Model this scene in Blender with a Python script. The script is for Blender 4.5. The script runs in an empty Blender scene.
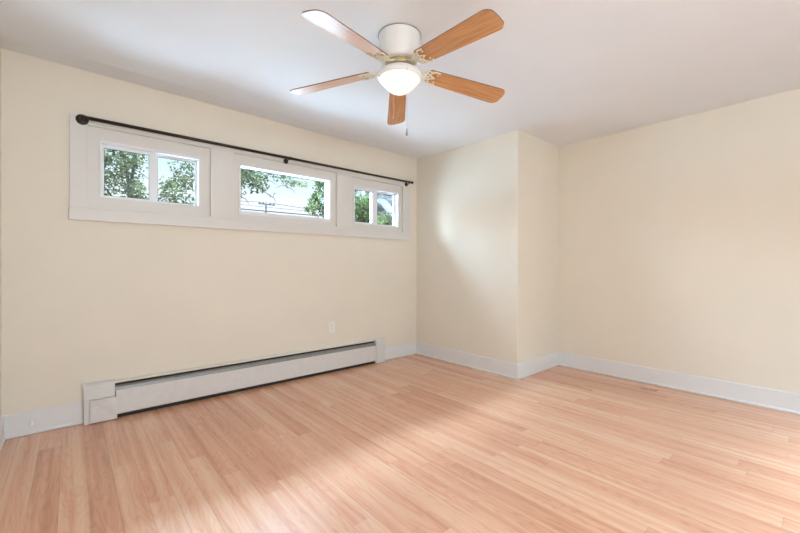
import bpy, bmesh, math, random
from mathutils import Vector, Matrix, noise
random.seed(7)
C = bpy.context.scene.collection
S = bpy.context.scene

# ------------------------------------------------------------------ camera
YAW, PITCH, ROLL, HC = 0.8543, -0.002, 0.0018, 1.1065
F = Vector((math.cos(YAW)*math.cos(PITCH), math.sin(YAW)*math.cos(PITCH), math.sin(PITCH)))
R = Vector((math.sin(YAW), -math.cos(YAW), 0)); U = R.cross(F)
R2 = R*math.cos(ROLL) + U*math.sin(ROLL); U2 = U*math.cos(ROLL) - R*math.sin(ROLL)
cam = bpy.data.cameras.new('camera'); cam.lens = 377/800*36; cam.sensor_width = 36; cam.clip_start = .02; cam.clip_end = 400
co = bpy.data.objects.new('camera', cam); C.objects.link(co)
M = Matrix((R2, U2, -F)).transposed().to_4x4(); M.translation = (0, 0, HC); co.matrix_world = M
S.camera = co

# ------------------------------------------------------------------ exposure
S.view_settings.view_transform = 'Standard'; S.view_settings.look = 'None'
S.view_settings.exposure = 0.78; S.view_settings.gamma = 1.0; S.view_settings.use_curve_mapping = False

# ------------------------------------------------------------------ sky
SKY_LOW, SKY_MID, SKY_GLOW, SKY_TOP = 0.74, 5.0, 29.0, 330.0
w = bpy.data.worlds.new('sky'); S.world = w; w.use_nodes = True
n, l = w.node_tree.nodes, w.node_tree.links; n.clear()
tc = n.new('ShaderNodeTexCoord'); sx = n.new('ShaderNodeSeparateXYZ'); l.new(tc.outputs['Generated'], sx.inputs[0])
cr = n.new('ShaderNodeValToRGB'); l.new(sx.outputs['Z'], cr.inputs[0])
e = cr.color_ramp.elements
e[0].position = 0.0; e[0].color = (.97, .985, 1, 1)
e[1].position = 1.0; e[1].color = (.55, .78, 1, 1)
for ps, c in ((.15, (.86, .94, 1, 1)), (.26, (.55, .79, 1, 1)), (.45, (.52, .76, 1, 1))):
    k = cr.color_ramp.elements.new(ps); k.color = c
ns = n.new('ShaderNodeTexNoise'); ns.inputs['Scale'].default_value = 5; ns.inputs['Detail'].default_value = 5
mp = n.new('ShaderNodeMapping'); mp.inputs['Scale'].default_value = (1, 1, 4)
l.new(tc.outputs['Generated'], mp.inputs[0]); l.new(mp.outputs[0], ns.inputs[0])
cl = n.new('ShaderNodeMapRange'); cl.inputs['From Min'].default_value = .55; cl.inputs['From Max'].default_value = .75
cl.inputs['To Max'].default_value = .35
l.new(ns.outputs['Fac'], cl.inputs[0])
mx = n.new('ShaderNodeMix'); mx.data_type = 'RGBA'; mx.inputs['B'].default_value = (1, 1, 1, 1)
l.new(cl.outputs[0], mx.inputs['Factor']); l.new(cr.outputs[0], mx.inputs['A'])
def ramp(src, f0, f1, t0=0., t1=1.):
    k = n.new('ShaderNodeMapRange'); k.interpolation_type = 'SMOOTHSTEP'
    for a_, b_ in zip(('From Min', 'From Max', 'To Min', 'To Max'), (f0, f1, t0, t1)): k.inputs[a_].default_value = b_
    l.new(src, k.inputs[0]); return k.outputs[0]
def wmath(op, a_, b_):
    k = n.new('ShaderNodeMath'); k.operation = op
    for i_, v_ in enumerate((a_, b_)):
        if isinstance(v_, (int, float)): k.inputs[i_].default_value = v_
        else: l.new(v_, k.inputs[i_])
    return k.outputs[0]
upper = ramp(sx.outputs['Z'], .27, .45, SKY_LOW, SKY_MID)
# added glow: wide bright sky lobe, out of view to the left, lighting the room
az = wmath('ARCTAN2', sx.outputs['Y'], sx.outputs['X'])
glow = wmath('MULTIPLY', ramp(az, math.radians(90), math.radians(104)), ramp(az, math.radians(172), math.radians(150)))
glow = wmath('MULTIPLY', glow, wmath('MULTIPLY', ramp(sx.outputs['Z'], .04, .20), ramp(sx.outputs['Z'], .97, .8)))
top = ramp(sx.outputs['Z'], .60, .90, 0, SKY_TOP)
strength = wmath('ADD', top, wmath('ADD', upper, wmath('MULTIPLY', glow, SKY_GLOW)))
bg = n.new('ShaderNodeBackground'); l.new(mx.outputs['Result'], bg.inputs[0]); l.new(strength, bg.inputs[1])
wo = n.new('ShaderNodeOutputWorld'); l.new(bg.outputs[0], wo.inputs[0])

# room dimensions (metres); the camera stands at the origin
WT_ = .105   # thickness of the window wall
X0, X1, X2, Y0, Y2, D, H = -0.3345, 3.279, 4.113, -1.7, 2.0215, 3.451, 2.44

# ------------------------------------------------------------------ sky portals and fill lamps
def area(name, loc, rot, sx_, sy_, power, color=(1, 1, 1), portal=False, spread=180):
    a = bpy.data.lights.new(name, 'AREA'); a.shape = 'RECTANGLE'; a.size = sx_; a.size_y = sy_
    a.energy = power; a.color = color; a.spread = math.radians(spread)
    if portal: a.cycles.is_portal = True
    o = bpy.data.objects.new(name, a); C.objects.link(o); o.location = loc; o.rotation_euler = rot
    return o
WIN = [(0.15, 0.803, 1.593, 2.004), (1.116, 2.046, 1.56, 2.005), (2.328, 2.988, 1.57, 1.988)]
for (a, b, c, d) in WIN:   # sky portals in the three window openings
    area('window_portal', ((a+b)/2, D+.115, (c+d)/2), (-math.pi/2, 0, 0), b-a+.1, d-c+.1, 1, portal=True)
REAR = [(-0.15, 1.35), (2.3, 3.6)]
REAR_Z = (0.75, 2.1)
REAR_P = (36, .3)
for (a, b), pw in zip(REAR, REAR_P):        # unseen fill lamps added behind the camera to brighten the room
    area('rear_fill_lamp', ((a+b)/2, Y0-.02, sum(REAR_Z)/2), (math.pi/2, 0, 0), b-a-.1, REAR_Z[1]-REAR_Z[0]-.1, pw, (.80, .91, 1))

# ------------------------------------------------------------------ helpers
def new_obj(name, bm, mat=None, parent=None, smooth=False, kind=None, bevel=0, seg=2):
    bmesh.ops.recalc_face_normals(bm, faces=bm.faces)
    me = bpy.data.meshes.new(name); bm.to_mesh(me); bm.free()
    if smooth:
        for p in me.polygons: p.use_smooth = True
    for m in (mat if isinstance(mat, (list, tuple)) else [mat]):
        if m: me.materials.append(m)
    o = bpy.data.objects.new(name, me); C.objects.link(o)
    if parent: o.parent = parent
    if kind: o['kind'] = kind
    if bevel:
        b = o.modifiers.new('bevel', 'BEVEL'); b.width = bevel; b.segments = seg; b.limit_method = 'ANGLE'; b.angle_limit = math.radians(40)
    return o
def thing(name, loc, label, cat, group=None, kind=None):
    o = bpy.data.objects.new(name, None); C.objects.link(o); o.location = loc; o.empty_display_size = .05
    if label: o['label'] = label
    if cat: o['category'] = cat
    if group: o['group'] = group
    if kind: o['kind'] = kind
    return o
def tag(o, label, cat, group=None):
    o['label'] = label; o['category'] = cat
    if group: o['group'] = group
    return o
def box(bm, x0, x1, y0, y1, z0, z1):
    v = [bm.verts.new((x, y, z)) for x in (x0, x1) for y in (y0, y1) for z in (z0, z1)]
    for f in ((0,1,3,2), (4,6,7,5), (0,4,5,1), (2,3,7,6), (0,2,6,4), (1,5,7,3)): bm.faces.new([v[i] for i in f])
def nb(): return bmesh.new()
def ring_frame(bm, outer, inner, y0, y1):
    """rectangular picture-frame solid in the xz plane; outer/inner = (x0,x1,z0,z1)"""
    def q(r, y): return [bm.verts.new(p) for p in ((r[0], y, r[2]), (r[1], y, r[2]), (r[1], y, r[3]), (r[0], y, r[3]))]
    a, b, c, d = q(outer, y0), q(inner, y0), q(outer, y1), q(inner, y1)
    for i in range(4):
        j = (i+1) % 4
        bm.faces.new((a[i], a[j], b[j], b[i])); bm.faces.new((c[i], d[i], d[j], c[j]))
        bm.faces.new((a[i], c[i], c[j], a[j])); bm.faces.new((b[i], b[j], d[j], d[i]))
def panel_with_holes(bm, x0, x1, z0, z1, y0, y1, holes):
    xs = sorted({x0, x1, *[h[0] for h in holes], *[h[1] for h in holes]})
    zs = sorted({z0, z1, *[h[2] for h in holes], *[h[3] for h in holes]})
    vd = {}
    def V(x, y, z):
        k = (x, y, z)
        if k not in vd: vd[k] = bm.verts.new(k)
        return vd[k]
    def solid(i, j):
        if not (0 <= i < len(xs)-1 and 0 <= j < len(zs)-1): return False
        cx, cz = (xs[i]+xs[i+1])/2, (zs[j]+zs[j+1])/2
        return not any(h[0] < cx < h[1] and h[2] < cz < h[3] for h in holes)
    for i in range(len(xs)-1):
        for j in range(len(zs)-1):
            if not solid(i, j): continue
            a, b, c, d = xs[i], xs[i+1], zs[j], zs[j+1]
            for y in (y0, y1): bm.faces.new((V(a,y,c), V(b,y,c), V(b,y,d), V(a,y,d)))
            if not solid(i-1, j): bm.faces.new((V(a,y0,c), V(a,y1,c), V(a,y1,d), V(a,y0,d)))
            if not solid(i+1, j): bm.faces.new((V(b,y0,c), V(b,y1,c), V(b,y1,d), V(b,y0,d)))
            if not solid(i, j-1): bm.faces.new((V(a,y0,c), V(b,y0,c), V(b,y1,c), V(a,y1,c)))
            if not solid(i, j+1): bm.faces.new((V(a,y0,d), V(b,y0,d), V(b,y1,d), V(a,y1,d)))
def tube(bm, pts, rad, seg=8, cap=True):
    pts = [Vector(p) for p in pts]
    rs = rad if isinstance(rad, (list, tuple)) else [rad]*len(pts)
    prev = None; nrm = None
    for i, p in enumerate(pts):
        t = ((pts[min(i+1, len(pts)-1)]) - (pts[max(i-1, 0)])).normalized()
        if nrm is None:
            nrm = t.orthogonal().normalized()
        else:
            nrm = (nrm - t*nrm.dot(t)).normalized()
        bn = t.cross(nrm)
        ring = [bm.verts.new(p + (nrm*math.cos(2*math.pi*k/seg) + bn*math.sin(2*math.pi*k/seg))*rs[i]) for k in range(seg)]
        if prev:
            for k in range(seg): bm.faces.new((prev[k], prev[(k+1) % seg], ring[(k+1) % seg], ring[k]))
        elif cap: bm.faces.new(ring[::-1])
        prev = ring
    if cap: bm.faces.new(prev)
def lathe(bm, prof, seg=40, mat=None):
    """prof = [(r,z)...], open ends are closed by r=0 points"""
    rings = []
    for r, z in prof:
        if r < 1e-6: rings.append([bm.verts.new((0, 0, z))])
        else: rings.append([bm.verts.new((r*math.cos(2*math.pi*k/seg), r*math.sin(2*math.pi*k/seg), z)) for k in range(seg)])
    for a, b in zip(rings, rings[1:]):
        for k in range(seg):
            j = (k+1) % seg
            if len(a) == 1 and len(b) == 1: continue
            if len(a) == 1: bm.faces.new((a[0], b[k], b[j]))
            elif len(b) == 1: bm.faces.new((a[k], a[j], b[0]))
            else: bm.faces.new((a[k], a[j], b[j], b[k]))
    if mat: bmesh.ops.transform(bm, matrix=mat, verts=bm.verts)
def smooth_pts(ctrl, n=6):
    P = [Vector(p) for p in ctrl]; P = [P[0]*2-P[1]] + P + [P[-1]*2-P[-2]]; out = []
    for i in range(1, len(P)-2):
        for k in range(n):
            t = k/n; a, b, c, d = P[i-1:i+3]
            out.append(.5*((2*b) + (c-a)*t + (2*a-5*b+4*c-d)*t*t + (3*b-a-3*c+d)*t**3))
    out.append(P[-2]); return out

# ------------------------------------------------------------------ materials
def lin(r, g, b): return tuple(((x/255+.055)/1.055)**2.4 if x/255 > .04045 else x/255/12.92 for x in (r, g, b)) + (1,)
def pbr(name, col, rough=.5, metal=0, bump=0, bscale=200, var=0, vscale=8, coat=0, spec=.5, emit=None, estr=0):
    m = bpy.data.materials.new(name); m.use_nodes = True
    n, l = m.node_tree.nodes, m.node_tree.links; b = n['Principled BSDF']
    b.inputs['Base Color'].default_value = col; b.inputs['Roughness'].default_value = rough
    b.inputs['Metallic'].default_value = metal; b.inputs['Coat Weight'].default_value = coat
    b.inputs['Specular IOR Level'].default_value = spec
    t = n.new('ShaderNodeTexCoord')
    if var:
        q = n.new('ShaderNodeTexNoise'); q.inputs['Scale'].default_value = vscale; q.inputs['Detail'].default_value = 4
        l.new(t.outputs['Object'], q.inputs[0])
        h = n.new('ShaderNodeMapRange'); h.inputs['From Min'].default_value = .3; h.inputs['From Max'].default_value = .7
        h.inputs['To Min'].default_value = 1-var; h.inputs['To Max'].default_value = 1+var
        l.new(q.outputs['Fac'], h.inputs[0])
        v = n.new('ShaderNodeVectorMath'); v.operation = 'SCALE'; v.inputs[0].default_value = col[:3]
        l.new(h.outputs[0], v.inputs['Scale']); l.new(v.outputs[0], b.inputs['Base Color'])
    if bump:
        q = n.new('ShaderNodeTexNoise'); q.inputs['Scale'].default_value = bscale; q.inputs['Detail'].default_value = 2
        l.new(t.outputs['Object'], q.inputs[0])
        k = n.new('ShaderNodeBump'); k.inputs['Strength'].default_value = bump; k.inputs['Distance'].default_value = .002
        l.new(q.outputs['Fac'], k.inputs['Height']); l.new(k.outputs[0], b.inputs['Normal'])
    if emit:
        b.inputs['Emission Color'].default_value = emit; b.inputs['Emission Strength'].default_value = estr
    return m
wall_m = pbr('cream_wall_paint', (.86, .785, .665, 1), .75, bump=.25, bscale=120, var=.012, vscale=3)
ceil_m = pbr('white_ceiling_paint', (.86, .87, .89, 1), .85, bump=.2, bscale=90, var=.01, vscale=3)
trim_m = pbr('white_trim_paint', (.83, .82, .81, 1), .35, bump=.08, bscale=40)
casing_m = pbr('off_white_casing_paint', (.78, .75, .70, 1), .4, bump=.1, bscale=40)
vinyl_m = pbr('white_vinyl', (.86, .87, .88, 1), .3)
heater_m = pbr('white_enamel', (.76, .74, .71, 1), .38, bump=.1, bscale=15, var=.03, vscale=25)
plate_m = pbr('cream_white_enamel', (.78, .73, .62, 1), .45, bump=.15, bscale=30, var=.03, vscale=30)
damper_m = pbr('grey_enamel', (.30, .30, .29, 1), .4, metal=.3, var=.06, vscale=20)
gasket_m = pbr('grey_gasket', (.10, .10, .10, 1), .7)
dark_m = pbr('dark_metal_and_cavity_shade', (.03, .026, .022, 1), .8, var=.1)
bronze_m = pbr('dark_bronze', (.045, .034, .026, 1), .38, metal=.7, var=.15, vscale=60)
fanwhite_m = pbr('white_fan_enamel', (.80, .78, .74, 1), .3, var=.01)
cream_m = pbr('cream_metal', (.80, .74, .58, 1), .3, metal=.1, var=.03, vscale=40)
brass_m = pbr('pale_brass', (.60, .50, .30, 1), .3, metal=.8, var=.03)
plug_m = pbr('white_plastic', (.90, .87, .81, 1), .35)
slot_m = pbr('outlet_slot_dark', (.08, .07, .06, 1), .6)
chain_m = pbr('steel_chain', (.55, .53, .5, 1), .3, metal=.9)
pend_m = pbr('grey_pendant', (.28, .28, .27, 1), .35, metal=.5)
bowl_m = pbr('frosted_glass_lit', (.62, .58, .50, 1), .25, emit=(1, .87, .66, 1), estr=.55)

def wood_blade():
    m = bpy.data.materials.new('oak_blade_veneer'); m.use_nodes = True
    n, l = m.node_tree.nodes, m.node_tree.links; b = n['Principled BSDF']
    t = n.new('ShaderNodeTexCoord'); mp = n.new('ShaderNodeMapping'); mp.inputs['Scale'].default_value = (5, 90, 20)
    l.new(t.outputs['Object'], mp.inputs[0])
    q = n.new('ShaderNodeTexNoise'); q.inputs['Scale'].default_value = 1; q.inputs['Detail'].default_value = 6; q.inputs['Distortion'].default_value = .4
    l.new(mp.outputs[0], q.inputs[0])
    c = n.new('ShaderNodeValToRGB'); l.new(q.outputs['Fac'], c.inputs[0])
    c.color_ramp.elements[0].position = .3; c.color_ramp.elements[0].color = (.50, .22, .08, 1)
    c.color_ramp.elements[1].position = .7; c.color_ramp.elements[1].color = (.70, .37, .16, 1)
    l.new(c.outputs[0], b.inputs['Base Color'])
    b.inputs['Roughness'].default_value = .4; b.inputs['Specular IOR Level'].default_value = .3; b.inputs['Coat Weight'].default_value = .4; b.inputs['Coat IOR'].default_value = 1.4; b.inputs['Coat Roughness'].default_value = .28
    return m
blade_m = wood_blade()
edge_m = pbr('blade_edge_brown', (.20, .12, .07, 1), .5)

PW = .105
def floor_mat():
    m = bpy.data.materials.new('laminate_oak_floor'); m.use_nodes = True
    n, l = m.node_tree.nodes, m.node_tree.links; b = n['Principled BSDF']
    def math_(op, a, bb=None, c=None):
        k = n.new('ShaderNodeMath'); k.operation = op
        for i, v in enumerate((a, bb, c)):
            if v is None: continue
            if isinstance(v, (int, float)): k.inputs[i].default_value = v
            else: l.new(v, k.inputs[i])
        return k.outputs[0]
    t = n.new('ShaderNodeTexCoord'); s = n.new('ShaderNodeSeparateXYZ'); l.new(t.outputs['Object'], s.inputs[0])
    u = math_('DIVIDE', math_('SUBTRACT', s.outputs['X'], .06), PW)
    ui = math_('FLOOR', u); uf = math_('SUBTRACT', u, ui)
    wn = n.new('ShaderNodeTexWhiteNoise'); wn.noise_dimensions = '1D'; l.new(ui, wn.inputs['W'])
    v = math_('DIVIDE', math_('ADD', s.outputs['Y'], math_('MULTIPLY', wn.outputs['Value'], 7.3)), 1.22)
    vi = math_('FLOOR', v); vf = math_('SUBTRACT', v, vi)
    cb = n.new('ShaderNodeCombineXYZ'); l.new(ui, cb.inputs[0]); l.new(vi, cb.inputs[1])
    w2 = n.new('ShaderNodeTexWhiteNoise'); w2.noise_dimensions = '2D'; l.new(cb.outputs[0], w2.inputs['Vector'])
    # grain coordinates shifted per board
    off = n.new('ShaderNodeVectorMath'); off.operation = 'SCALE'; l.new(w2.outputs['Color'], off.inputs[0]); off.inputs['Scale'].default_value = 40
    ad = n.new('ShaderNodeVectorMath'); ad.operation = 'ADD'; l.new(t.outputs['Object'], ad.inputs[0]); l.new(off.outputs[0], ad.inputs[1])
    m1 = n.new('ShaderNodeMapping'); m1.inputs['Scale'].default_value = (110, 3.5, 1); l.new(ad.outputs[0], m1.inputs[0])
    g1 = n.new('ShaderNodeTexNoise'); g1.inputs['Scale'].default_value = 1; g1.inputs['Detail'].default_value = 6; g1.inputs['Distortion'].default_value = .6
    l.new(m1.outputs[0], g1.inputs[0])
    m2 = n.new('ShaderNodeMapping'); m2.inputs['Scale'].default_value = (9, 1.1, 1); l.new(ad.outputs[0], m2.inputs[0])
    g2 = n.new('ShaderNodeTexNoise'); g2.inputs['Scale'].default_value = 1.3; g2.inputs['Detail'].default_value = 1.5; g2.inputs['Distortion'].default_value = .3
    l.new(m2.outputs[0], g2.inputs[0])
    # cathedral rings: contour lines of the broad noise
    rg = math_('SINE', math_('MULTIPLY', g2.outputs['Fac'], 95))
    rg = math_('MULTIPLY', math_('POWER', math_('ADD', math_('MULTIPLY', rg, .5), .5), 3), .13)
    m3 = n.new('ShaderNodeMapping'); m3.inputs['Scale'].default_value = (30, .55, 1); l.new(ad.outputs[0], m3.inputs[0])
    g3 = n.new('ShaderNodeTexNoise'); g3.inputs['Scale'].default_value = 1; g3.inputs['Detail'].default_value = 2; l.new(m3.outputs[0], g3.inputs[0])
    f = math_('ADD', math_('MULTIPLY', g1.outputs['Fac'], .32), math_('MULTIPLY', g3.outputs['Fac'], .98))
    f = math_('ADD', f, math_('MULTIPLY', math_('SUBTRACT', w2.outputs['Value'], .5), .27))
    f = math_('SUBTRACT', f, rg)
    c = n.new('ShaderNodeValToRGB'); l.new(f, c.inputs[0])
    c.color_ramp.elements[0].position = .15; c.color_ramp.elements[0].color = FC0
    c.color_ramp.elements[1].position = .95; c.color_ramp.elements[1].color = FC2
    k = c.color_ramp.elements.new(.55); k.color = FC1
    # seams
    du = math_('MULTIPLY', math_('MINIMUM', uf, math_('SUBTRACT', 1, uf)), PW)
    dv = math_('MULTIPLY', math_('MINIMUM', vf, math_('SUBTRACT', 1, vf)), 1.22)
    se = n.new('ShaderNodeMapRange'); se.inputs['From Min'].default_value = .0004; se.inputs['From Max'].default_value = .0022
    se.inputs['To Min'].default_value = .78; se.inputs['To Max'].default_value = 1
    l.new(math_('MINIMUM', du, dv), se.inputs[0])
    vs = n.new('ShaderNodeVectorMath'); vs.operation = 'SCALE'; l.new(c.outputs[0], vs.inputs[0]); l.new(se.outputs[0], vs.inputs['Scale'])
    l.new(vs.outputs[0], b.inputs['Base Color'])
    b.inputs['Roughness'].default_value = .30
    rr = math_('ADD', math_('MULTIPLY', g1.outputs['Fac'], .14), FROUGH); l.new(rr, b.inputs['Roughness'])
    b.inputs['Specular IOR Level'].default_value = .75
    bp = n.new('ShaderNodeBump'); bp.inputs['Strength'].default_value = .12; bp.inputs['Distance'].default_value = .001
    l.new(math_('ADD', g1.outputs['Fac'], se.outputs[0]), bp.inputs['Height']); l.new(bp.outputs[0], b.inputs['Normal'])
    return m
FC0, FC1, FC2, FROUGH = (.50, .215, .115, 1), (.74, .38, .235, 1), (.86, .55, .365, 1), .17
floor_m = floor_mat()

def glass():
    m = bpy.data.materials.new('window_glass'); m.use_nodes = True
    n, l = m.node_tree.nodes, m.node_tree.links; n.clear()
    t = n.new('ShaderNodeBsdfTransparent'); t.inputs[0].default_value = (.97, .985, .98, 1)
    g = n.new('ShaderNodeBsdfGlossy'); g.inputs['Roughness'].default_value = .02
    f = n.new('ShaderNodeFresnel'); f.inputs['IOR'].default_value = 1.35
    x = n.new('ShaderNodeMixShader'); o = n.new('ShaderNodeOutputMaterial')
    l.new(f.outputs[0], x.inputs[0]); l.new(t.outputs[0], x.inputs[1]); l.new(g.outputs[0], x.inputs[2]); l.new(x.outputs[0], o.inputs[0])
    return m
glass_m = glass()
def leafmat(name, a, b_):
    m = bpy.data.materials.new(name); m.use_nodes = True
    n, l = m.node_tree.nodes, m.node_tree.links; n.clear()
    t = n.new('ShaderNodeTexCoord'); q = n.new('ShaderNodeTexNoise'); q.inputs['Scale'].default_value = 4; q.inputs['Detail'].default_value = 5
    l.new(t.outputs['Object'], q.inputs[0])
    c = n.new('ShaderNodeValToRGB'); l.new(q.outputs['Fac'], c.inputs[0])
    c.color_ramp.elements[0].position = .38; c.color_ramp.elements[0].color = a
    c.color_ramp.elements[1].position = .62; c.color_ramp.elements[1].color = b_
    d = n.new('ShaderNodeBsdfDiffuse'); tr = n.new('ShaderNodeBsdfTranslucent'); x = n.new('ShaderNodeMixShader'); x.inputs[0].default_value = .35
    o = n.new('ShaderNodeOutputMaterial')
    l.new(c.outputs[0], d.inputs[0]); l.new(c.outputs[0], tr.inputs[0]); l.new(d.outputs[0], x.inputs[1]); l.new(tr.outputs[0], x.inputs[2]); l.new(x.outputs[0], o.inputs[0])
    return m
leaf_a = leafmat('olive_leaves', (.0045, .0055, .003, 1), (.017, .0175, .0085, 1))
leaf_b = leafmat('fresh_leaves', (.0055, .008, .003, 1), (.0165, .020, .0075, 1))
bark_m = pbr('grey_bark', (.010, .0085, .007, 1), .9, bump=.5, bscale=20, var=.3, vscale=10, spec=0)
grass_m = pbr('pale_gravel', (.075, .075, .076, 1), .9, var=.1, vscale=3)
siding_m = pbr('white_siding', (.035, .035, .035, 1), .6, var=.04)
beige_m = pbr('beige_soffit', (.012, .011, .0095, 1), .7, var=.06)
roof_m = pbr('grey_shingles', (.05, .048, .045, 1), .9, var=.2, vscale=20)
pole_m = pbr('weathered_pole', (.006, .006, .0065, 1), .9, var=.1, spec=0)

# ------------------------------------------------------------------ room shell
T = .15
bm = nb(); box(bm, X0-T, X2+T, Y0-T, D+T, -.12, 0); new_obj('floor', bm, floor_m, kind='structure')
# ceiling: flat, rising very slightly in a shallow cove along the window wall
bm = nb()
cove = [(Y0, 0), (Y2, 0), (3.17, 0), (3.21, .006), (3.30, .016), (D, .024)]
def ceil_row(y, f, xs):
    out = []
    for x in xs:
        k = (x-X0)/(X1-X0)
        out.append((x, y, H + f*(1.45 - .9*min(k, 1))))
    return out
xs = [X0, X1]
rows = [[bm.verts.new(p) for p in ceil_row(y, f, xs)] for y, f in cove]
for a, b in zip(rows, rows[1:]): bm.faces.new((a[0], a[1], b[1], b[0]))
e1, e2 = bm.verts.new((X2, Y0, H)), bm.verts.new((X2, Y2, H))
bm.faces.new((rows[0][1], e1, e2, rows[1][1]))
r = bmesh.ops.extrude_face_region(bm, geom=bm.faces[:])
for v in [q for q in r['geom'] if isinstance(q, bmesh.types.BMVert)]: v.co.z = 2.62
new_obj('ceiling', bm, ceil_m, kind='structure')
bm = nb(); box(bm, X0-T, X0, Y0, D+T, 0, 2.62); new_obj('wall_left', bm, wall_m, kind='structure')
bm = nb(); box(bm, X2, X2+T, Y0, Y2, 0, 2.62); new_obj('wall_right', bm, wall_m, kind='structure')
bm = nb(); box(bm, X1, X2+T, Y2, D+T, 0, 2.62); new_obj('wall_alcove', bm, wall_m, kind='structure')
OPEN = [(0.081, 0.880, 1.522, 2.090), (1.065, 2.107, 1.522, 2.090), (2.290, 3.036, 1.518, 2.075)]
bm = nb(); panel_with_holes(bm, X0, X1, 0, 2.62, D, D+WT_, OPEN); new_obj('wall_back', bm, wall_m, kind='structure')
RH = [(a, b, REAR_Z[0], REAR_Z[1]) for a, b in REAR]
bm = nb(); panel_with_holes(bm, X0-T, X2+T, 0, 2.62, Y0-T, Y0, RH); new_obj('wall_front', bm, wall_m, kind='structure')

# baseboards with a shoe moulding, mitred
BT = .013
PROF = [(0, .002), (.019, .002), (.019, .012), (.015, .019), (BT, .021), (BT, .146), (.010, .151), (0, .151)]
def baseboard(name, p0, p1, m0, m1):
    bm = nb(); a = []; b = []
    for d, z in PROF:
        a.append(bm.verts.new((p0[0]+m0[0]*d, p0[1]+m0[1]*d, z))); b.append(bm.verts.new((p1[0]+m1[0]*d, p1[1]+m1[1]*d, z)))
    k = len(PROF)
    for i in range(k): bm.faces.new((a[i], a[(i+1) % k], b[(i+1) % k], b[i]))
    bm.faces.new(a); bm.faces.new(b[::-1])
    return new_obj(name, bm, trim_m, kind='structure', bevel=.0015)
HX0, HX1 = .062, 2.728
baseboard('baseboard_left', (X0, Y0), (X0, D), (1, 1), (1, -1))
baseboard('baseboard_back', (X0, D), (HX0-.002, D), (1, -1), (0, -1))
baseboard('baseboard_back', (HX1+.002, D), (X1, D), (0, -1), (-1, -1))
baseboard('baseboard_alcove', (X1, D), (X1, Y2), (-1, -1), (-1, -1))
baseboard('baseboard_return', (X1, Y2), (X2, Y2), (-1, -1), (-1, -1))
baseboard('baseboard_right', (X2, Y2), (X2, Y0), (-1, -1), (-1, 1))
baseboard('baseboard_front', (X2, Y0), (X0, Y0), (-1, 1), (1, 1))

# ------------------------------------------------------------------ window surround
CY = D-.020
bm = nb(); panel_with_holes(bm, -.011, 3.152, 1.505, 2.150, CY, D-.0005, [(a, b, 1.520, d) for a, b, c, d in OPEN])
new_obj('trim_1', bm, casing_m, kind='structure', bevel=.002)
bm = nb(); box(bm, -.016, 3.150, CY-.009, D-.0005, 1.420, 1.504); new_obj('trim_2', bm, casing_m, kind='structure', bevel=.003)

def window(i, op, fr, rims, sliding, mull=None):
    a, b, c, d = op
    root = thing('window_%d' % i, ((a+b)/2, D, c), None, None, kind='structure')
    off = Matrix.Translation((-(a+b)/2, -D, -c))
    def part(name, bm, mat, par=root, bev=.0015):
        bmesh.ops.transform(bm, matrix=off, verts=bm.verts)
        return new_obj(name, bm, mat, par, bevel=bev)
    bm = nb(); ring_frame(bm, (a+.0005, b-.0005, c+.0005, d-.0005), fr, D+.004, D+.020); part('jamb_board', bm, casing_m)
    bm = nb(); ring_frame(bm, (a+.001, b-.001, c+.001, d-.001), (fr[0]-.001, fr[1]+.001, fr[2]-.001, fr[3]+.001), D+.0201, D+.104); part('jamb_liner', bm, casing_m, bev=0)
    L, Rr, B, Tt = rims
    inn = (fr[0]+L, fr[1]-Rr, fr[2]+B, fr[3]-Tt)
    bm = nb(); ring_frame(bm, fr, inn, D-.002, D+.098); f = part('window_frame', bm, vinyl_m)
    if sliding:
        # near sash on the left, far sash on the right
        m0, m1 = mull
        s1 = (inn[0]+.0005, m1, inn[2]+.0005, inn[3]-.0005)
        g1 = (inn[0]+.012, m0, inn[2]+.012, inn[3]-.024)
        bm = nb(); ring_frame(bm, s1, g1, D+.016, D+.044); s = part('window_sash', bm, vinyl_m)
        bm = nb(); box(bm, g1[0]-.004, g1[1]+.004, D+.028, D+.032, g1[2]-.004, g1[3]+.004); part('window_pane', bm, glass_m, s, 0)
        bm = nb(); ring_frame(bm, g1, (g1[0]+.0035, g1[1]-.0035, g1[2]+.0035, g1[3]-.0045), D+.022, D+.0275); part('gasket', bm, gasket_m, s, 0)
        bm = nb(); box(bm, m0+.008, m0+.018, D+.006, D+.016, (inn[2]+inn[3])/2-.03, (inn[2]+inn[3])/2+.03); part('latch', bm, vinyl_m, s)
        x0 = m0+.012
        s2 = (x0, inn[1]-.0005, inn[2]+.0005, inn[3]-.0005)
        g2 = (m1+.016, inn[1]-.012, inn[2]+.012, inn[3]-.016)
        bm = nb(); ring_frame(bm, s2, g2, D+.050, D+.080); s = part('window_sash', bm, vinyl_m)
        bm = nb(); box(bm, g2[0]-.004, g2[1]+.004, D+.062, D+.066, g2[2]-.004, g2[3]+.004); part('window_pane', bm, glass_m, s, 0)
        bm = nb(); ring_frame(bm, g2, (g2[0]+.0035, g2[1]-.0035, g2[2]+.0035, g2[3]-.0045), D+.056, D+.0615); part('gasket', bm, gasket_m, s, 0)
    else:
        bm = nb(); box(bm, inn[0]+.0005, inn[1]-.0005, D+.088, D+.093, inn[2]+.0005, inn[3]-.0005); part('window_pane', bm, glass_m, root, 0)
        bm = nb(); ring_frame(bm, inn, (inn[0]+.004, inn[1]-.004, inn[2]+.004, inn[3]-.005), D+.081, D+.0875); part('gasket', bm, gasket_m, root, 0)
    return root
window(1, OPEN[0], WIN[0], (.014, .014, .008, .022), True, (.452, .495))
window(2, OPEN[1], WIN[1], (.016, .020, .034, .014), False)
window(3, OPEN[2], WIN[2], (.016, .018, .012, .014), True, (2.600, 2.668))
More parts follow.
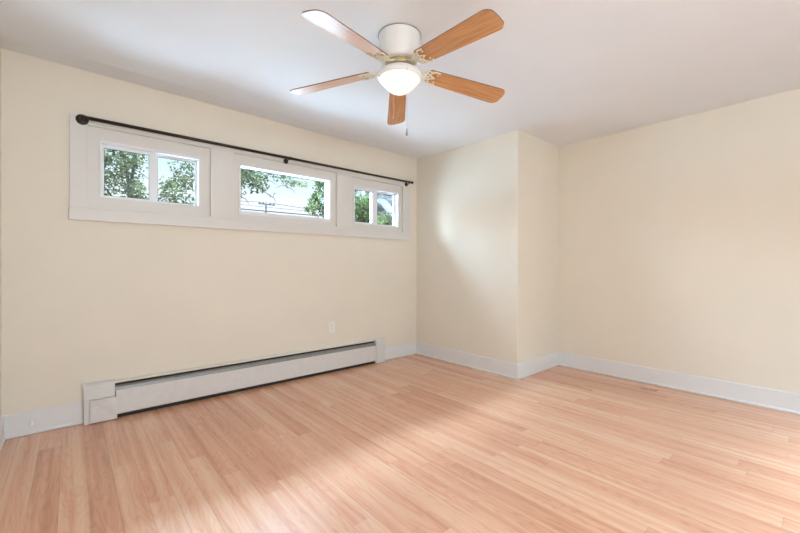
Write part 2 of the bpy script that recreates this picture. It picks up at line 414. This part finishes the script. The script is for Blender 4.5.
for i, (a, b) in enumerate(REAR):  # unseen rear windows, invented to hold the fill lamps
    root = thing('window_%d' % (4+i), (0, 0, 0), None, None, kind='structure')
    bm = nb(); ring_frame(bm, (a, b, *REAR_Z), (a+.05, b-.05, REAR_Z[0]+.05, REAR_Z[1]-.05), Y0-.12, Y0-.06); new_obj('window_frame', bm, vinyl_m, root, bevel=.003)
    bm = nb(); box(bm, a+.05, b-.05, Y0-.095, Y0-.090, REAR_Z[0]+.05, REAR_Z[1]-.05); new_obj('window_pane', bm, glass_m, root)

# ------------------------------------------------------------------ curtain rod
rod = thing('curtain_rod', (1.55, D-.02, 2.12), 'long dark bronze curtain rod mounted above the three small windows', 'curtain rod')
def rel(o, bm): bmesh.ops.transform(bm, matrix=Matrix.Translation(-o.location), verts=bm.verts)
RY, RZ = D-.075, 2.121
bm = nb(); tube(bm, [(.075, RY, RZ), (1.62, RY, RZ)], .0125, 12); rel(rod, bm); new_obj('rod_tube', bm, bronze_m, rod, smooth=True)
bm = nb(); tube(bm, [(1.535, RY, RZ), (3.125, RY, RZ)], .0112, 12); rel(rod, bm); new_obj('rod_tube', bm, bronze_m, rod, smooth=True)
bm = nb(); tube(bm, smooth_pts([(.052, D-.026, RZ-.004), (.052, D-.05, RZ-.002), (.058, RY+.006, RZ), (.080, RY, RZ), (.092, RY, RZ)]), .0125, 12); rel(rod, bm)
new_obj('rod_elbow', bm, bronze_m, rod, smooth=True)
def flange(x, z, r):
    bm = nb(); lathe(bm, [(0, 0), (r, 0), (r, .004), (r*.8, .008), (r*.45, .012), (0, .013)], 24, Matrix.Translation((x, CY-.0005, z)) @ Matrix.Rotation(math.pi/2, 4, 'X'))
    rel(rod, bm); return new_obj('wall_flange', bm, bronze_m, rod, smooth=False, bevel=.001)
flange(.055, 2.118, .036)
for x in (1.540, 3.085):
    fo = flange(x, 2.100, .024)
    bm = nb(); tube(bm, smooth_pts([(x, CY-.008, 2.099), (x, RY+.012, 2.099), (x, RY+.001, 2.106), (x, RY, 2.114)]), .0055, 8); rel(rod, bm)
    new_obj('bracket_arm', bm, bronze_m, rod, smooth=True)
bm = nb(); tube(bm, [(1.558, RY, RZ), (1.564, RY, RZ)], .017, 14); rel(rod, bm); new_obj('rod_collar', bm, bronze_m, rod)
bm = nb(); lathe(bm, [(0, 0), (.012, 0), (.015, .006), (.015, .022), (.010, .027), (0, .028)], 16, Matrix.Translation((3.12, RY, RZ)) @ Matrix.Rotation(math.pi/2, 4, 'Y'))
rel(rod, bm); new_obj('end_cap', bm, bronze_m, rod, smooth=True)

# ------------------------------------------------------------------ baseboard heater
ht = thing('baseboard_heater', (1.39, D-.03, 0), 'long white baseboard heater with dark slot along the window wall', 'heater')
def hprism(prof, x0, x1):
    bm = nb()
    a = [bm.verts.new((x0, y, z)) for y, z in prof]; b = [bm.verts.new((x1, y, z)) for y, z in prof]
    k = len(prof)
    for i in range(k): bm.faces.new((a[i], a[(i+1) % k], b[(i+1) % k], b[i]))
    bm.faces.new(a); bm.faces.new(b[::-1]); rel(ht, bm); return bm
W = D-.0005
new_obj('back_plate', hprism([(W, .012), (W, .268), (W-.012, .268), (W-.030, .262), (W-.036, .252), (W-.033, .251), (W-.029, .258), (W-.013, .262), (W-.012, .012)], .2355, 2.594), plate_m, ht, bevel=.001)
new_obj('element_shade_backing', hprism([(W-.0125, .001), (W-.0125, .261), (W-.022, .2605), (W-.024, .215), (W-.030, .215), (W-.046, .15), (W-.046, .03), (W-.040, .001)], .2355, 2.594), dark_m, ht)  # dark element enlarged as backing; its near-black colour stands in for slot shade
new_obj('damper', hprism([(W-.032, .232), (W-.034, .236), (W-.054, .224), (W-.058, .198), (W-.055, .198), (W-.051, .220)], .236, 2.593), damper_m, ht, bevel=.0008)
for a, b in ((.240, 1.664), (1.666, 2.592)):
    new_obj('front_panel', hprism([(W-.0585, .203), (W-.062, .203), (W-.064, .198), (W-.064, .042), (W-.059, .031), (W-.052, .031), (W-.0585, .044)], a, b), heater_m, ht, bevel=.001)
for x in (.62, 1.2, 1.95, 2.35):
    bm = nb(); lathe(bm, [(0, 0), (.004, 0), (.004, .003), (0, .004)], 10, Matrix.Translation((x, W-.0545, .228)) @ Matrix.Rotation(math.pi/2, 4, 'X'))
    rel(ht, bm); new_obj('screw', bm, dark_m, ht)
# left end cap with its lower cover
cap = new_obj('end_cap', hprism([(W, .001), (W, .276), (W-.056, .273), (W-.068, .262), (W-.068, .172), (W-.058, .168), (W-.058, .001)], HX0, .2350), heater_m, ht, bevel=.003)
bm = nb(); box(bm, HX0, .092, W-.067, W-.0585, .001, .171); rel(ht, bm); new_obj('cap_edge', bm, heater_m, ht, bevel=.003)
bm = nb()
pv = [(.096, W-.072, .006), (.247, W-.074, .006), (.246, W-.076, .113), (.178, W-.082, .164), (.096, W-.070, .164)]
fr_ = [bm.verts.new(p) for p in pv]; tr_ = bm.verts.new((.243, W-.066, .161))
bk = [bm.verts.new((x, W-.059, z)) for x, y, z in pv]; tb = bm.verts.new((.243, W-.059, .161))
bm.faces.new(fr_); bm.faces.new((fr_[2], tr_, fr_[3])); bm.faces.new((bk[0], bk[4], bk[3], tb, bk[2], bk[1]))
fl = [fr_[0], fr_[1], fr_[2], tr_, fr_[3], fr_[4]]; bl = [bk[0], bk[1], bk[2], tb, bk[3], bk[4]]
for i in range(6): bm.faces.new((fl[i], fl[(i+1) % 6], bl[(i+1) % 6], bl[i]))
rel(ht, bm); new_obj('cap_cover', bm, heater_m, cap, bevel=.001).location = (0, 0, 0)
cap2 = new_obj('end_cap', hprism([(W, .001), (W, .268), (W-.054, .265), (W-.066, .254), (W-.066, .178), (W-.060, .172), (W-.060, .001)], 2.596, HX1), heater_m, ht, bevel=.003)
bm = nb(); box(bm, 2.606, HX1-.004, W-.068, W-.0605, .002, .168); rel(ht, bm); new_obj('cap_cover', bm, heater_m, cap2, bevel=.001)

# ------------------------------------------------------------------ outlet and small fittings
ol = thing('wall_outlet', (2.055, D, .462), 'small white double power outlet on the window wall above the heater', 'outlet')
bm = nb(); box(bm, -.036, .036, -.006, -.0002, -.058, .058); new_obj('cover_plate', bm, plug_m, ol, bevel=.002)
for s in (-1, 1):
    bm = nb(); lathe(bm, [(0, 0), (.0165, 0), (.0165, .0025), (.015, .0035), (0, .0035)], 20, Matrix.Translation((0, -.006, s*.0215)) @ Matrix.Rotation(math.pi/2, 4, 'X'))
    rc = new_obj('receptacle', bm, plug_m, ol)
    for dx in (-.006, .006):
        bm = nb(); box(bm, dx-.001, dx+.001, -.0100, -.0094, s*.0215-.002, s*.0215+.006); new_obj('slot', bm, slot_m, rc)
bm = nb(); lathe(bm, [(0, 0), (.003, 0), (.003, .001), (0, .0015)], 12, Matrix.Translation((0, -.006, 0)) @ Matrix.Rotation(math.pi/2, 4, 'X')); new_obj('screw', bm, slot_m, ol)

ds = thing('door_stop', (-.199, D-BT, .074), 'small white peg on the baseboard left of the heater', 'door stop')
bm = nb(); lathe(bm, [(0, 0), (.012, 0), (.012, .003), (.007, .005), (.006, .022), (0, .022)], 16, Matrix.Rotation(math.pi/2, 4, 'X')); new_obj('stem', bm, trim_m, ds, smooth=False)
bm = nb(); lathe(bm, [(0, .0215), (.009, .0215), (.010, .030), (.007, .034), (0, .034)], 16, Matrix.Rotation(math.pi/2, 4, 'X')); new_obj('tip', bm, plug_m, ds, smooth=True)

fp = thing('floor_patch', (3.914, 1.092, 0), 'small rectangular wood patch set in the floor near the right baseboard', 'floor patch')
patch_m = pbr('patch_wood', (.52, .27, .145, 1), .35, var=.1, vscale=30)
bm = nb(); box(bm, -.020, .020, -.060, .060, .0002, .0022); new_obj('wood_insert', bm, patch_m, fp, bevel=.0006)
bm = nb(); box(bm, .0205, .0235, -.062, .062, .0002, .0018); box(bm, -.0235, .0235, -.0655, -.0625, .0002, .0018); new_obj('gap_strip', bm, dark_m, fp)

# ------------------------------------------------------------------ ceiling fan
FX, FY, FZ = 1.437, 1.657, 2.258
fan = thing('ceiling_fan', (FX, FY, H), 'white ceiling fan with five oak blades and a lit glass bowl', 'ceiling fan')
def fpart(name, prof, mat, seg=48, par=None, bevel=0):
    bm = nb(); lathe(bm, prof, seg); o = new_obj(name, bm, mat, par or fan, smooth=True)
    md = o.modifiers.new('edges', 'EDGE_SPLIT'); md.split_angle = math.radians(35); return o
z = lambda v: v-H
fpart('motor_housing', [(0, -.0005), (.121, -.0005), (.122, z(2.430)), (.120, z(2.425)), (.120, z(2.318)), (.117, z(2.300)), (.104, z(2.286)), (.085, z(2.283)), (0, z(2.283))], fanwhite_m)
bm = nb(); tube(bm, [(.1225*math.cos(t), .1225*math.sin(t), -.004) for t in [math.radians(k) for k in range(0, 361, 8)]], .0028, 6); new_obj('canopy_ring', bm, damper_m, fan, smooth=True)
fpart('rotor', [(0, z(2.2825)), (.082, z(2.2825)), (.084, z(2.278)), (.084, z(2.264)), (.078, z(2.256)), (.055, z(2.252)), (0, z(2.252))], brass_m)
fpart('light_fitter', [(0, z(2.2515)), (.058, z(2.2515)), (.062, z(2.246)), (.078, z(2.243)), (.100, z(2.236)), (.119, z(2.223)), (.1275, z(2.208)), (.1275, z(2.200)), (.124, z(2.190)), (.119, z(2.187)), (.113, z(2.192)), (0, z(2.2))], fanwhite_m)
bowl = [(.1165, z(2.191)), (.1185, z(2.186))]
for k in range(1, 13):
    t = k/12; q_ = 1-t**1.35; bowl.append((.1185*q_ if k < 12 else 0, z(2.186)-.083*(1-q_**1.9)))
fpart('glass_bowl', bowl, bowl_m)
PH, DR, PT, R0, RT, WT, WR = 3.408, .092, -.221, .178, .702, .068, .052
def blade_mesh():
    bm = nb(); pts = []
    # tip corners rounded, root slightly rounded
    def corner(cx_, cy_, r, a0, a1, n=7):
        for i in range(n+1):
            t = math.radians(a0+(a1-a0)*i/n); pts.append((cx_+r*math.cos(t), cy_+r*math.sin(t)))
    corner(R0+.014, WR-.014, .014, 180, 95, 4)
    pts.append((.40, .060))
    corner(RT-.044, WT-.044, .044, 88, 18)
    pts.append((RT+.001, 0))
    corner(RT-.044, -WT+.044, .044, -18, -88)
    pts.append((.40, -.060))
    corner(R0+.014, -WR+.014, .014, -95, -180, 4)
    for i, zz in enumerate((-.003, .003)): pass
    lo = [bm.verts.new((x, y, -.003)) for x, y in pts]; hi = [bm.verts.new((x, y, .003)) for x, y in pts]
    bm.faces.new(lo[::-1]); bm.faces.new(hi)
    for i in range(len(pts)):
        f = bm.faces.new((lo[i], lo[(i+1) % len(pts)], hi[(i+1) % len(pts)], hi[i])); f.material_index = 1
    return bm
def bracket_mesh():
    bm = nb(); tb_ = lambda c, r=.0042: tube(bm, smooth_pts(c, 5), r, 7)
    zz = -.0065
    # crescent following the blade root, with scrolls
    tb_([(.243, .046, zz), (.214, .049, zz), (.196, .036, zz), (.188, .018, zz), (.186, 0, zz), (.188, -.018, zz), (.196, -.036, zz), (.214, -.049, zz), (.243, -.046, zz)], .0048)
    tb_([(.222, 0, zz), (.204, .008, zz), (.186, .018, zz), (.166, .026, zz), (.150, .022, zz), (.140, .012, zz+.002), (.120, .012, .000), (.098, .014, .008), (.072, .016, .016)], .0046)
    tb_([(.222, 0, zz), (.204, -.008, zz), (.186, -.018, zz), (.166, -.026, zz), (.150, -.022, zz), (.140, -.012, zz+.002), (.120, -.012, .000), (.098, -.014, .008), (.072, -.016, .016)], .0046)
    tb_([(.186, 0, zz), (.168, .002, zz), (.150, 0, zz), (.130, 0, -.001), (.104, 0, .004), (.076, 0, .014)], .0050)
    for s in (-1, 1):
        tb_([(.196, s*.036, zz), (.178, s*.044, zz), (.160, s*.040, zz), (.154, s*.030, zz), (.162, s*.025, zz)], .0036)
        m_ = Matrix.Translation((.232, s*.030, -.008)); v0 = len(bm.verts)
        b2 = nb(); lathe(b2, [(0, .004), (.0055, .004), (.0055, 0), (.003, -.002), (0, -.002)], 10, m_)
        me = bpy.data.meshes.new('t'); b2.to_mesh(me); b2.free(); bm.from_mesh(me)
    return bm
blades = []
for k in range(5):
    a = PH - k*2*math.pi/5
    ex = Vector((math.cos(a), math.sin(a), -DR)).normalized()
    ey0 = Vector((-math.sin(a), math.cos(a), 0))
    ez0 = ex.cross(ey0)
    ey = ey0*math.cos(PT) + ez0*math.sin(PT); ez = ex.cross(ey)
    mt = Matrix((ex, ey, ez)).transposed().to_4x4(); mt.translation = (0, 0, FZ-H)
    if k == 0:
        b0 = new_obj('fan_blade', blade_mesh(), [blade_m, edge_m], fan); i0 = new_obj('blade_bracket', bracket_mesh(), cream_m, fan, smooth=True)
        b, i = b0, i0
    else:
        b = b0.copy(); i = i0.copy()
        for o in (b, i): C.objects.link(o); o.parent = fan
    b.matrix_local = mt
    # the bracket lies in the blade's plane but without all of its pitch at the hub
    i.matrix_local = mt
RV = Vector((R.x, R.y, 0)); FV = Vector((F.x, F.y, 0)).normalized()
def chain(off_r, off_f, z0, z1, pend):
    p = RV*off_r + FV*off_f
    bm = nb(); tube(bm, [(p.x, p.y, z(z0)), (p.x, p.y, z(z1))], .0011, 6)
    q = z0
    while q > z1:
        bmesh.ops.create_icosphere(bm, subdivisions=1, radius=.0017, matrix=Matrix.Translation((p.x, p.y, z(q)))); q -= .008
    c = new_obj('pull_chain', bm, chain_m, fan, smooth=True)
    bm = nb(); lathe(bm, [(0, .002), (.002, 0), (.0035, -.008), (.0065, -.026), (.0072, -.034), (.005, -.041), (0, -.043)] if pend else [(0, .001), (.002, 0), (.0035, -.004), (.003, -.012), (0, -.014)], 14, Matrix.Translation((p.x, p.y, z(z1))))
    new_obj('pull_knob', bm, pend_m if pend else chain_m, c, smooth=True)
chain(.041, -.124, 2.200, 1.862, True)
chain(-.036, .125, 2.200, 2.02, False)

# ------------------------------------------------------------------ outside
bm = nb(); box(bm, -60, 90, D+T+.02, 120, -.9, -.6); new_obj('ground', bm, grass_m, kind='structure')
def tree(name, loc, blobs, leaf, count, size, label, cat, group=None, seed=1, thr=0.0, trunk_r=.13, arch=.15):
    rnd = random.Random(seed)
    root = thing(name, loc, label, cat, group); L = Vector(loc)
    tb_ = nb(); top = Vector((L.x, L.y, max(b[0][2] for b in blobs)-.5))
    tr = smooth_pts([L, L.lerp(top, .35)+Vector((.12, .05, 0)), L.lerp(top, .7)+Vector((-.08, .1, 0)), top], 5)
    tube(tb_, tr, [trunk_r*(1-.75*i/(len(tr)-1)) for i in range(len(tr))], 9)
    tips = []
    for c, r_ in blobs:
        c = Vector(c); base = tr[int(len(tr)*min(.9, max(.3, (c.z-L.z-.6)/(top.z-L.z+.01)*.8)))]
        mid = base.lerp(c, .5)+Vector((0, 0, arch)); 
        pp = smooth_pts([base, mid, c], 4); tube(tb_, pp, [trunk_r*.30*(1-.75*i/(len(pp)-1)) for i in range(len(pp))], 6)
        for _ in range(6):
            d = Vector((rnd.uniform(-1, 1)*r_[0], rnd.uniform(-1, 1)*r_[1], rnd.uniform(-.9, .9)*r_[2]))
            q = c.lerp(base, rnd.random()*.3); pp = smooth_pts([q, q+d*.5+Vector((0, 0, .05)), q+d], 3)
            tube(tb_, pp, [.012*(1-.7*i/(len(pp)-1)) for i in range(len(pp))], 4)
    bmesh.ops.translate(tb_, vec=-L, verts=tb_.verts); new_obj('trunk', tb_, bark_m, root, smooth=True)
    lf = nb(); vol = [b[1][0]*b[1][1]*b[1][2] for b in blobs]; tot = sum(vol)
    for (c, r_), v_ in zip(blobs, vol):
        c = Vector(c)
        k = int(count*v_/tot); done = 0; tries = 0
        while done < k and tries < k*6:
            tries += 1
            d = Vector((rnd.gauss(0, 1), rnd.gauss(0, 1), rnd.gauss(0, 1))).normalized()*(rnd.random()**.45)
            p = c + Vector((d.x*r_[0], d.y*r_[1], d.z*r_[2]))
            if noise.noise(p*2.2+Vector((seed*7, 0, 0))) < thr: continue
            done += 1
            n_ = Vector((rnd.gauss(0, 1), rnd.gauss(0, 1), rnd.gauss(0, .8)+.9)).normalized(); t_ = n_.orthogonal().normalized()
            t_ = Matrix.Rotation(rnd.random()*6.283, 3, n_) @ t_; b_ = n_.cross(t_); s = size*rnd.uniform(.6, 1.25)
            p -= L
            q = [p-t_*s*.5, p+b_*s*.3-t_*s*.05-n_*s*.06, p+t_*s*.55, p-b_*s*.3-t_*s*.05-n_*s*.06]
            vv = [lf.verts.new(x) for x in q]; lf.faces.new((vv[0], vv[1], vv[2])); lf.faces.new((vv[0], vv[2], vv[3]))
    new_obj('foliage', lf, leaf, root)
    return root
G = 'trees outside the windows'
tree('leafy_tree', (0.9, 8.6, -.6), [((.15, 8.4, 2.75), (.55, .8, .85)), ((.75, 8.6, 3.0), (.5, .8, .6)), ((1.15, 8.3, 2.35), (.55, .7, .42)), ((1.75, 8.6, 2.75), (.5, .7, .50)), ((2.05, 8.5, 2.3), (.3, .5, .35)), ((.6, 8.8, 3.7), (.8, .8, .4))],
     leaf_a, 5600, .075, 'olive green leafy tree outside the left slider window', 'tree', G, 3, -.04, .08)
tree('leafy_tree', (2.3, 9.4, -.6), [((2.75, 8.0, 3.05), (.38, .5, .34)), ((2.95, 8.0, 2.82), (.25, .4, .20)), ((3.35, 8.1, 3.12), (.5, .4, .12)), ((3.95, 8.2, 3.04), (.45, .4, .09)), ((2.55, 8.0, 2.45), (.14, .2, .16)), ((2.4, 9.2, 3.8), (1.0, .8, .4)), ((2.5, 8.0, 2.8), (.2, .4, .25))],
     leaf_a, 3800, .075, 'olive tree with overhanging branches at left of the middle window', 'tree', G, 5, -.15, .09, .9)
tree('leafy_tree', (5.1, 8.2, -.6), [((4.55, 7.9, 2.95), (.30, .4, .30)), ((4.35, 7.9, 2.62), (.22, .35, .22)), ((4.65, 7.9, 2.45), (.22, .35, .30)), ((4.15, 7.9, 2.42), (.14, .25, .13)), ((5.2, 8.2, 3.0), (.3, .5, .35)), ((4.9, 8.1, 3.5), (.4, .4, .3))],
     leaf_b, 3200, .08, 'bright green young tree at right of the middle window', 'tree', G, 8, -.1, .06)
tree('leafy_tree', (5.75, 8.1, -.6), [((5.6, 7.9, 2.45), (.38, .4, .40)), ((5.75, 8.1, 2.75), (.28, .4, .25)), ((5.95, 8.0, 2.2), (.4, .4, .35)), ((5.5, 8.0, 1.9), (.45, .4, .4))],
     leaf_b, 5200, .07, 'dense green tree outside the right slider window, before the white porch', 'tree', G, 11, -.35, .06)
tree('leafy_tree', (7.5, 8.7, -.6), [((6.85, 8.5, 2.35), (.4, .4, .35)), ((7.35, 8.6, 2.3), (.45, .4, .45)), ((7.8, 8.7, 2.45), (.5, .4, .5))],
     leaf_a, 4200, .07, 'dark tree low in the right pane of the right window, under the white brace', 'tree', G, 14, -.35, .06)

# neighbouring porch with a curved white brace
pc = thing('neighbour_porch', (8.0, 10.5, -.6), 'white neighbouring porch roof with curved brace, outside the right window', 'porch')
def prt(name, bm, mat, par=pc, **k): rel(pc, bm); return new_obj(name, bm, mat, par, **k)
bm = nb(); box(bm, 6.9, 11.5, 9.60, 9.76, 3.30, 3.62); prt('fascia', bm, siding_m, bevel=.01)
bm = nb(); box(bm, 6.9, 11.5, 9.76, 13.0, 3.56, 3.60); prt('soffit', bm, beige_m)
bm = nb(); v = [bm.verts.new(p) for p in ((6.8, 9.4, 3.62), (11.6, 9.4, 3.62), (11.6, 13.2, 4.5), (6.8, 13.2, 4.5), (6.8, 9.4, 3.70), (11.6, 9.4, 3.70), (11.6, 13.2, 4.58), (6.8, 13.2, 4.58))]
for f in ((0,1,2,3), (4,5,6,7), (0,1,5,4), (1,2,6,5), (2,3,7,6), (3,0,4,7)): bm.faces.new([v[i] for i in f])
prt('roof', bm, roof_m)
bm = nb(); box(bm, 8.42, 8.60, 9.58, 9.78, -.6, 3.3); prt('post', bm, siding_m, bevel=.01)
bm = nb(); prev = None
cp = smooth_pts([(7.35, 0, 3.36), (7.75, 0, 3.16), (8.05, 0, 2.86), (8.27, 0, 2.50), (8.42, 0, 2.05)], 5)
for i, p in enumerate(cp):
    t = (cp[min(i+1, len(cp)-1)]-cp[max(i-1, 0)]).normalized(); nn = Vector((t.z, 0, -t.x))*.10
    ring = [bm.verts.new((p.x+s1*nn.x, y, p.z+s1*nn.z)) for s1, y in ((1, 9.62), (-1, 9.62), (-1, 9.74), (1, 9.74))]
    if prev:
        for k in range(4): bm.faces.new((prev[k], prev[(k+1) % 4], ring[(k+1) % 4], ring[k]))
    else: bm.faces.new(ring)
    prev = ring
bm.faces.new(prev); prt('curved_brace', bm, siding_m, bevel=.005)
bm = nb(); box(bm, 8.8, 11.4, 12.6, 12.8, -.6, 3.56); prt('porch_wall', bm, beige_m)

# utility pole and its wires
up = thing('utility_pole', (11.8, 30, -.6), 'distant utility pole with crossarm seen low in the middle window', 'utility pole')
bm = nb(); tube(bm, [(11.8, 30, -.6), (11.8, 30, 6.25)], [.13, .07], 10); rel(up, bm); new_obj('pole', bm, pole_m, up, smooth=True)
bm = nb(); box(bm, 11.15, 12.45, 29.78, 29.88, 5.97, 6.05); rel(up, bm); new_obj('crossarm', bm, pole_m, up)
for x in (11.2, 11.55, 12.05, 12.4):
    bm = nb(); tube(bm, [(x, 29.83, 6.05), (x, 29.83, 6.08), (x, 29.83, 6.09), (x, 29.83, 6.14)], [.03, .03, .06, .04], 8); rel(up, bm); new_obj('insulator', bm, pole_m, up, smooth=True)
def wire(xz, y, sag, r, label):
    (xa, za), (xb, zb) = xz
    pts = [(xa+(xb-xa)*t, y, za+(zb-za)*t - sag*4*t*(1-t)) for t in [i/24 for i in range(25)]]
    bm = nb(); tube(bm, pts, r, 6); tag(new_obj('power_line', bm, pole_m), label, 'power line', 'overhead lines beyond the middle window')
wire(((-12, 6.55), (11.55, 6.155)), 29.83, .5, .022, 'upper thin power line left of the distant pole')
wire(((12.05, 6.155), (36, 6.9)), 29.83, .5, .022, 'upper thin power line right of the distant pole')
wire(((-10, 6.2), (34, 6.4)), 29.6, .55, .018, 'lower thin power line just below the topmost ones')
wire(((-14, 5.50), (38, 5.95)), 29.7, .28, .045, 'thick dark cable, lowest of the overhead lines')
